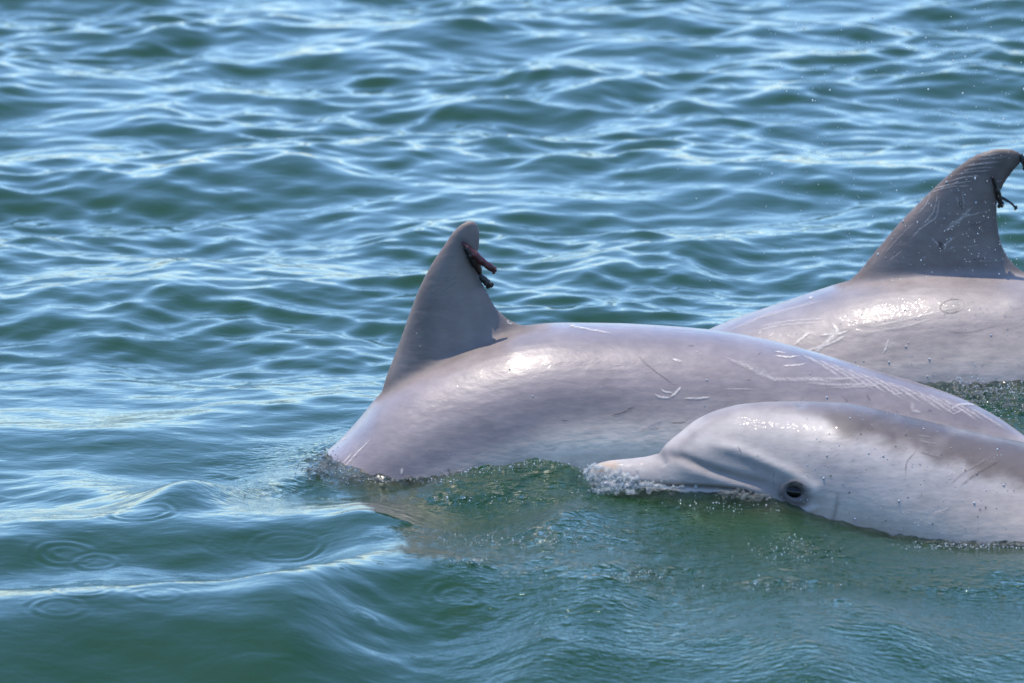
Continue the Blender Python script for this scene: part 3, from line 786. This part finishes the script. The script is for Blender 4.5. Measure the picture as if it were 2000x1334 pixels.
# ------------------------------------------------------------------ scars
W1 = (0.98, 0.94, 0.95); W2 = (1.15, 1.10, 1.05); G1 = (0.13, 0.12, 0.13)
S1 = []
for k in range(13):            # rake of parallel tooth marks over the tail stock
    u0 = 1560 + k * 27; v0 = 683 + k * 8.6 + 6
    ln = 95 - k * 2 + rng.uniform(-14, 14)
    S1.append(([(u0 + 5, v0 + 3), (u0 + ln * .5, v0 + ln * .27), (u0 + ln, v0 + ln * .60)], 6.5, W1, 0.55))
S1 += [([(1412, 697), (1450, 712), (1490, 733), (1520, 742), (1580, 742), (1640, 748)], 9, W1, .6), ([(1430, 706), (1470, 716), (1505, 736)], 14, W1, .35),
       ([(1560, 738), (1620, 741), (1680, 738)], 7, W1, .5), ([(1570, 748), (1640, 752), (1720, 750)], 7, W1, .5), ([(1620, 758), (1680, 756), (1730, 750)], 6, W1, .45),
       ([(1512, 695), (1540, 698), (1562, 695)], 4.5, W2, .9), ([(1512, 687), (1535, 690)], 3.5, W2, .8), ([(1526, 715), (1556, 714), (1576, 710)], 4.5, W2, .8),
       ([(1330, 755), (1322, 766), (1310, 776)], 6, W2, .9), ([(1277, 768), (1290, 776), (1310, 777)], 5.5, W2, .9), ([(1290, 760), (1300, 766), (1315, 768)], 5, W2, .8),
       ([(1335, 779), (1360, 778), (1388, 776)], 5, W2, .85), ([(1312, 702), (1332, 706)], 6, W2, .85), ([(1410, 760), (1475, 761)], 3.5, W1, .5),
       ([(1250, 842), (1275, 828), (1295, 820)], 9, W1, .6), ([(1268, 838), (1290, 834)], 8, W1, .55), ([(1075, 880), (1086, 872)], 5, W2, .7),
       ([(1240, 690), (1275, 722), (1318, 752)], 3, G1, .5), ([(1192, 812), (1215, 806), (1240, 792)], 3.2, G1, .75), ([(1095, 820), (1112, 822)], 3.5, G1, .6), ([(1305, 825), (1330, 826), (1345, 820)], 3.5, G1, .6),
       ([(1570, 775), (1556, 795)], 3, G1, .35), ([(1640, 770), (1655, 785), (1640, 792)], 4, G1, .3), ([(1690, 768), (1700, 785)], 5, G1, .3),
       ([(665, 925), (682, 903), (700, 882), (728, 856)], 3.6, W2, .75), ([(658, 922), (675, 900), (690, 884)], 3, W2, .7), ([(665, 862), (680, 853)], 4, W2, .6), ([(668, 915), (674, 905)], 3, W2, .5),
       ([(784, 928), (786, 912)], 6, W2, .8), ([(1105, 632), (1130, 640), (1160, 645), (1195, 652)], 4, W2, .7), ([(1110, 640), (1125, 634)], 4, W2, .6),
       ([(988, 620), (994, 632), (1012, 632)], 4, W2, .8), ([(994, 626), (1004, 622)], 3, W2, .6), ([(1780, 785), (1783, 802), (1800, 806)], 9, W1, .65), ([(1852, 802), (1878, 790), (1908, 792)], 5, W1, .8), ([(1860, 810), (1885, 800)], 4, W1, .7),
       ([(843, 570), (870, 552), (898, 535)], 3.0, (0.40, 0.37, 0.36), .6), ([(850, 560), (880, 540)], 2.5, (0.40, 0.37, 0.36), .5), ([(846, 586), (875, 562), (900, 545)], 2.5, (0.40, 0.37, 0.36), .5)]
for k in range(26):
    a_, b_ = rng.uniform(1150, 1900), rng.uniform(0, 1)
    vv = np.interp(a_, [1150, 1400, 1700, 1900], [650, 670, 750, 810]) + b_ * 150
    S1.append(([(a_, vv), (a_ + rng.uniform(6, 22), vv + rng.uniform(-6, 6))], rng.uniform(1.5, 3.2), W1 if rng.random() < .6 else G1, rng.uniform(.25, .6)))
ribbons('scar', BV1, S1, D1)
FW = (0.95, 0.92, 0.92)
S2 = []
for k in range(11):           # fine parallel rakes across the fin tip
    j1, j2, j3 = rng.uniform(-9, 9), rng.uniform(-4, 4), rng.uniform(-22, 12)
    S2.append(([(1815 + k * 9 + j1, 378 - k * 7.2 + j2), (1862 + k * 7, 366 - k * 6.2 + j2), (1905 + k * 6 + j3, 364 - k * 6.5 + j2)], rng.uniform(1.8, 3.6), FW, rng.uniform(.3, .65)))
S2 += [([(1775, 470), (1800, 445), (1830, 420), (1836, 380)], 3.5, FW, .6), ([(1800, 440), (1825, 410), (1832, 372)], 3, FW, .55), ([(1790, 420), (1812, 395), (1818, 372)], 3, FW, .5),
       ([(1840, 455), (1868, 435), (1900, 402)], 7, FW, .7), ([(1842, 446), (1880, 425), (1925, 412)], 4, FW, .6), ([(1843, 490), (1850, 475), (1868, 462)], 5, FW, .6), ([(1850, 488), (1868, 480)], 3, FW, .5),
       ([(1818, 463), (1826, 472), (1834, 481)], 6, (.6, .58, .6), .95), ([(1832, 470), (1838, 480), (1838, 490)], 8, (.05, .045, .05), .8), ([(1872, 392), (1876, 402), (1880, 410)], 9, (.05, .04, .045), .7),
       ([(1880, 372), (1882, 395), (1884, 405)], 4, FW, .4), ([(1868, 380), (1872, 400), (1880, 412)], 4, FW, .45), ([(1900, 512), (1930, 511), (1962, 510)], 3.5, (.5, .46, .42), .7),
       ([(1888, 482), (1915, 478)], 2.5, FW, .5), ([(1890, 440), (1915, 436), (1930, 428)], 2.5, G1, .6), ([(1895, 508), (1930, 504)], 2.5, G1, .6), ([(1735, 510), (1765, 488)], 3, FW, .5), ([(1790, 430), (1750, 470), (1725, 500)], 3, FW, .4),
       ([(1800, 505), (1812, 500)], 6, (.55, .53, .54), .8), ([(1550, 675), (1575, 655), (1585, 650)], 7, W2, .9), ([(1590, 690), (1612, 672), (1640, 640)], 9, W2, .9), ([(1600, 655), (1640, 652), (1658, 646)], 6, W2, .8),
       ([(1585, 682), (1620, 672), (1655, 655)], 6, W2, .8), ([(1560, 690), (1600, 680)], 7, W2, .7), ([(1625, 630), (1635, 650), (1620, 668)], 9, W2, .7), ([(1595, 700), (1610, 690)], 6, W2, .7), ([(1724, 692), (1732, 676), (1736, 662)], 5, W2, .95),
       ([(1480, 640), (1540, 628), (1620, 622)], 5, W1, .5), ([(1470, 650), (1530, 635), (1610, 630)], 5, W1, .45), ([(1440, 645), (1500, 615), (1560, 600), (1615, 585)], 6, W1, .35), ([(1420, 650), (1480, 622), (1540, 608)], 5, W1, .35),
       ([(1580, 583), (1588, 581)], 6, W2, .9), ([(1480, 655), (1490, 645)], 6, W1, .5), ([(1500, 660), (1512, 648)], 6, W1, .5), ([(1520, 664), (1526, 650)], 5, W1, .4),
       ([(1700, 640), (1780, 622), (1850, 605)], 5, W1, .3), ([(1690, 650), (1760, 640), (1830, 620)], 6, W1, .3), ([(1840, 646), (1880, 650), (1930, 640), (1960, 632)], 2.5, G1, .4)]
ring = [(1860 + 24 * math.cos(t), 598 - 13 * math.sin(t) - 3 * math.cos(t)) for t in np.linspace(0, 2 * math.pi, 24)]
S2 += [(ring, 3, (.17, .15, .15), .8)] + [([(1842, 600 + k), (1860, 597 + k), (1877, 593 + k)], 9, (.62, .6, .59), .55) for k in (-6, 0, 6)]
ribbons('scar', BV2, S2, D2)
S3 = []
for k in range(34):
    a_ = rng.uniform(1600, 2000); vv = np.interp(a_, [1600, 2000], [812, 885]) + rng.uniform(0, 1) ** 1.3 * 190
    if rng.random() < .5: S3.append(([(a_, vv), (a_ + rng.uniform(1.5, 3.5), vv + rng.uniform(2, 5))], rng.uniform(3, 6), (.06, .055, .06), .85))
    else: S3.append(([(a_, vv), (a_ + rng.uniform(4, 14), vv + rng.uniform(-8, 8))], rng.uniform(1.5, 2.6), (.2, .18, .19), .5))
S3 += [([(1655, 995), (1668, 1010), (1676, 1030)], 4, W2, .6), ([(1820, 1003), (1840, 998), (1858, 990)], 5, W2, .7), ([(1790, 880), (1770, 905), (1768, 930)], 4, (.28, .24, .24), .5), ([(1940, 890), (1880, 925), (1850, 950)], 5, (.42, .39, .39), .4),
       ([(1960, 895), (1900, 930), (1870, 955)], 6, (.17, .14, .145), .35), ([(1795, 862), (1830, 868)], 5, (.45, .42, .42), .6), ([(1795, 882), (1835, 892)], 5, (.45, .42, .42), .6), ([(1790, 850), (1820, 855)], 4, (.45, .42, .42), .5),
       ([(1440, 871), (1446, 880), (1449, 886)], 3, (.2, .19, .2), .6), ([(1478, 889), (1481, 889)], 8, (.7, .7, .7), .7), ([(1512, 920), (1510, 935), (1513, 955)], 2.5, (.25, .24, .25), .5), ([(1540, 943), (1556, 940), (1574, 950)], 2.5, (.15, .13, .14), .7),
       ([(1528, 975), (1548, 990), (1568, 990)], 2.5, (.04, .035, .04), .7), ([(1534, 976), (1553, 986), (1574, 980)], 2.6, (.6, .57, .57), .6), ([(1534, 950), (1553, 942), (1576, 952)], 3, (.05, .04, .045), .8)]
ribbons('scar', BV3, S3, D3)

# ------------------------------------------------------------------ stalked barnacles on the fins
def tube(P, rad, seg=10):
    P = np.asarray(P, float); n = len(P)
    tg = np.gradient(P, axis=0); tg /= np.linalg.norm(tg, axis=1)[:, None]
    a = np.cross(tg, (0, 1, 0)); a /= np.linalg.norm(a, axis=1)[:, None] + 1e-9; b = np.cross(tg, a)
    th = np.linspace(0, 2*np.pi, seg, endpoint=False)
    V = P[:, None] + np.asarray(rad)[:, None, None] * (np.cos(th)[None, :, None] * a[:, None] + np.sin(th)[None, :, None] * b[:, None])
    V = V.reshape(-1, 3); F = ring_faces(n, seg)
    c0 = len(V); V = np.concatenate([V, [P[0], P[-1]]]); k = np.arange(seg); k2 = (k+1) % seg
    tri = np.concatenate([F[:, [0, 1, 2]], F[:, [0, 2, 3]], np.stack([np.full(seg, c0), k2, k], -1), np.stack([np.full(seg, c0+1), (n-1)*seg+k, (n-1)*seg+k2], -1)])
    return V, tri
def barnacle(label, pts, rads, y, mat, hood):
    """leathery stalk with a frilled hood at its end; pts in photo pixels on a plane beside the fin"""
    pts = np.array(pts, float); q = resample(pts, 18) if len(pts) > 2 else pts[0] + (pts[1] - pts[0]) * np.linspace(0, 1, 18)[:, None]
    ys = np.interp(np.linspace(0, 1, 18), np.linspace(0, 1, len(y)), y)
    P = on_y(q[:, 0], q[:, 1], ys); r = np.interp(np.linspace(0, 1, 18), np.linspace(0, 1, len(rads)), rads) * PX * 0.92
    r = r * (1 + 0.10 * rng.standard_normal(18))
    e = bpy.data.objects.new('stalked_barnacle', None); sc.collection.objects.link(e); e.empty_display_size = 0.02
    tag(e, label, 'barnacle', 'stalked barnacles on the dorsal fins')
    link('stalk', mesh_from('stalk', *tube(P, r), mat), e)
    sh = Shell(); d = P[-1] - P[-3]; d /= np.linalg.norm(d)
    for k in range(6):
        t = k * 1.05; off = np.array([math.cos(t) * -d[2], 0.7 * math.sin(t), math.cos(t) * d[0]])
        V_, F_ = ico(hood * PX, P[-1] + off * hood * PX * 0.7 + d * hood * PX * rng.uniform(0, .7), (0.55, 0.55, 0.8), 2); sh.add(V_, F_)
    link('hood', mesh_from('hood', *sh.data(), mat), e)
    return e
yf1 = Y1 - 0.012
barnacle('dark red barnacle, longest on the rounded fin, jutting past its rear edge', [(902, 473), (920, 490), (938, 508), (952, 518), (964, 527)], [4, 6, 8.5, 8, 6], [yf1 - .003, yf1 - .008, yf1 - .010], M_RED, 5)
barnacle('black barnacle pressed on the fin just under the dark red one', [(910, 482), (922, 500), (932, 520), (935, 532)], [6, 9, 10, 6], [yf1 - .004, yf1 - .004, Y1], M_BLACK, 5)
barnacle('small black barnacle low on the rear edge of the rounded fin', [(934, 536), (945, 546), (955, 556)], [5, 7, 7], [Y1, Y1], M_BLACK, 6)
yf2 = Y2 - 0.010
barnacle('black barnacle hanging down the rear edge of the hooked fin', [(1938, 345), (1944, 362), (1950, 380), (1954, 398)], [3, 4.5, 6.5, 5], [yf2 - .006, yf2 + .002, Y2], M_BLACK, 6)
barnacle('thin black barnacle stalk with a bulb tip sticking out behind the hooked fin', [(1952, 382), (1964, 390), (1975, 397), (1983, 405)], [2.6, 3, 2.6, 2.4], [Y2, Y2 - .01], M_BLACK, 3.6)
barnacle('short black barnacle at the very tip of the hooked fin', [(1992, 302), (1998, 312), (2003, 324)], [5, 6.5, 6], [Y2, Y2], M_BLACK, 6)

# ------------------------------------------------------------------ drops and broken water
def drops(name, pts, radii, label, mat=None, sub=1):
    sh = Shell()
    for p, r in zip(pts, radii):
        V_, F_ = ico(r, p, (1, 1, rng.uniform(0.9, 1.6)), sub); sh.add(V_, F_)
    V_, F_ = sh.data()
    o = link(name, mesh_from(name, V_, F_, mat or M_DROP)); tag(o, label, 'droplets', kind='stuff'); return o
pts, rad = [], []
for k in range(640):
    if k < 210: uu, vv = rng.normal(1890, 60), rng.normal(420, 75)
    elif k < 520: uu, vv = rng.uniform(1480, 2020), rng.uniform(-10, 520)
    else: uu, vv = 1990 - abs(rng.normal(0, 330)), rng.uniform(0, 560)
    yy = Y2 + rng.uniform(-0.45, 0.10) if rng.random() < .8 else Y2 + rng.uniform(0.1, 0.5)
    pts.append(on_y(uu, vv, yy)); rad.append(rng.uniform(0.0004, 0.0010) if rng.random() < .92 else rng.uniform(0.0010, 0.0021))
drops('spray_droplets', pts, rad, 'fine white spray flying around the hooked dorsal fin')
def beads(bvh, n, box, rmax, label):
    pts, rad = [], []
    while len(pts) < n:
        uu, vv = rng.uniform(box[0], box[2]), rng.uniform(box[1], box[3])
        h_, no = hit(bvh, uu, vv)
        n -= 0.2
        if h_ is None: continue
        r = rng.uniform(0.0006, 0.0011) if rng.random() < .85 else rng.uniform(.0011, rmax)
        pts.append(np.array(h_) + np.array(no) * r * 0.2); rad.append(r)
    drops('water_beads', pts, rad, label)
beads(BV3, 170, (1560, 790, 2000, 1050), .0022, 'tiny water beads on the back of the young dolphin')
beads(BV2, 130, (1640, 300, 2000, 740), .0026, 'tiny water beads on the hooked fin and flank')
beads(BV1, 60, (660, 640, 1900, 900), .0022, 'tiny water beads on the arched grey back')

def froth(name, spots, label, voxel=0.0026, n=160, mat=None):
    """torn water: a lumpy skin of merged blobs with loose drops round it"""
    sh = Shell(); dp, dr = [], []
    for (cu, cv, ru, rv, y, dens, rmax) in spots:
        for k in range(int(n * dens)):
            uu = cu + rng.normal(0, ru * .55); vv = cv + rng.normal(0, rv * .55)
            p = on_y(uu, vv, y + rng.normal(0, 0.012)); r = rng.uniform(0.0015, rmax * 0.8)
            V_, F_ = ico(r, p, rng.uniform(0.6, 1.5, 3), 2); sh.add(V_, F_)
        for k in range(int(n * dens * 0.5)):
            uu = cu + rng.normal(0, ru * .8); vv = cv - abs(rng.normal(0, rv * .8))
            dp.append(on_y(uu, vv, y - 0.01 + rng.normal(0, 0.012))); dr.append(rng.uniform(.0006, .0018))
    V_, F_ = sh.data()
    me = mesh_from(name + '_raw', V_, F_); o = link(name + '_raw', me)
    md = o.modifiers.new('r', 'REMESH'); md.mode = 'VOXEL'; md.voxel_size = voxel
    dg = bpy.context.evaluated_depsgraph_get(); out = bpy.data.meshes.new_from_object(o.evaluated_get(dg), depsgraph=dg)
    bpy.data.objects.remove(o); bpy.data.meshes.remove(me)
    Vn = get_co(out); Vn = laplace(out, Vn, np.ones(len(Vn)), 2)
    set_co(out, Vn); out.polygons.foreach_set('use_smooth', np.ones(len(out.polygons), bool))
    # loose drops join the same object
    sh = Shell()
    for p, r in zip(dp, dr): sh.add(*ico(r, p, (1, 1, 1), 1))
    F0 = np.empty(len(out.polygons) * 4, np.int32); out.loops.foreach_get('vertex_index', F0); F0 = F0.reshape(-1, 4)
    A, B = sh.data(); T = np.concatenate([F0[:, [0, 1, 2]], F0[:, [0, 2, 3]], B + len(Vn)])
    o = link(name, mesh_from(name, np.concatenate([Vn, A]), T, mat or M_FROTH)); bpy.data.meshes.remove(out)
    tag(o, label, 'splash', kind='stuff'); return o
yb = Y3 - 0.035
froth('splash', [(1165, 918, 16, 10, yb, .5, .007), (1185, 935, 30, 14, yb, 1.1, .008), (1215, 946, 34, 13, yb - .01, 1.2, .008), (1260, 950, 34, 8, yb - .012, .7, .006), (1330, 953, 40, 5, yb - .02, .6, .005), (1200, 958, 34, 8, yb - .02, .6, .006)],
      'white splash breaking around the tip of the beak')
froth('splash', [(1470, 972, 40, 7, Y3 - .13, .7, .005), (1430, 962, 30, 5, Y3 - .12, .4, .004)], 'thin white froth under the jaw line below the dark eye', mat=M_RIPPLE)
froth('splash', [(1800, 1060, 60, 5, Y3 - .165, .6, .005), (1900, 1064, 60, 6, Y3 - .17, .7, .005), (1980, 1066, 30, 5, Y3 - .17, .5, .005)], 'glittering froth along the flank of the young dolphin', mat=M_RIPPLE)
froth('splash', [(640, 905, 24, 14, Y1 - .22, .6, .004), (615, 918, 30, 9, Y1 - .25, .5, .004), (690, 932, 40, 5, Y1 - .24, .5, .0035), (790, 936, 60, 4, Y1 - .22, .5, .0035), (900, 925, 40, 6, Y1 - .21, .5, .0035)],
      'broken water where the arched back enters the sea', mat=M_RIPPLE)

froth('splash', [(1880 + 22 * k, 752 + 7 * j + 3 * k, 16, 6, (Y1 + Y2) / 2 + .12 - .05 * j, .07, .0045) for k in range(7) for j in range(5)],
      'white torn water between the arched back and the hooked-fin dolphin', mat=M_RIPPLE)
pts, rad = [], []
for k in range(260):
    uu = rng.uniform(1850, 2030); vv = rng.uniform(735, 800) + (uu - 1850) * 0.2 * rng.random()
    pts.append(on_y(uu, vv, (Y1 + Y2) / 2 + .1 + rng.normal(0, .03))); rad.append(rng.uniform(.0006, .0018))
drops('splash_droplets', pts, rad, 'droplets thrown up between the arched back and the hooked-fin dolphin')

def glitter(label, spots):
    """white beads added on the surface to stand in for sun glints: (u, v, spread u, spread v, how many)"""
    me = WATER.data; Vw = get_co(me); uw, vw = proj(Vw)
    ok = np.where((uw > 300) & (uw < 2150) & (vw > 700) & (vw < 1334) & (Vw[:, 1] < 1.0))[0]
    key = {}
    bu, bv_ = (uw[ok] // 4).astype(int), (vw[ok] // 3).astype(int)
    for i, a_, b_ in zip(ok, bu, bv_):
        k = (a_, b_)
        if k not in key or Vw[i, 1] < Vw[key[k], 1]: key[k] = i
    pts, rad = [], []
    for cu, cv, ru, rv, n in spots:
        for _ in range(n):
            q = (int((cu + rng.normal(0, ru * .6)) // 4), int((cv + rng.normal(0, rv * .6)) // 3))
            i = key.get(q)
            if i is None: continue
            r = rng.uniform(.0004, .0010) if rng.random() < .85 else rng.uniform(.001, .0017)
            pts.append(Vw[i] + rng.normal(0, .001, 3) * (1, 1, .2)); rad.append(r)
    drops('glint_beads', pts, rad, label)  # beads added in place of sun sparkle on the water
glitter('white beads added as sun glints on the torn water around the surfacing dolphins',
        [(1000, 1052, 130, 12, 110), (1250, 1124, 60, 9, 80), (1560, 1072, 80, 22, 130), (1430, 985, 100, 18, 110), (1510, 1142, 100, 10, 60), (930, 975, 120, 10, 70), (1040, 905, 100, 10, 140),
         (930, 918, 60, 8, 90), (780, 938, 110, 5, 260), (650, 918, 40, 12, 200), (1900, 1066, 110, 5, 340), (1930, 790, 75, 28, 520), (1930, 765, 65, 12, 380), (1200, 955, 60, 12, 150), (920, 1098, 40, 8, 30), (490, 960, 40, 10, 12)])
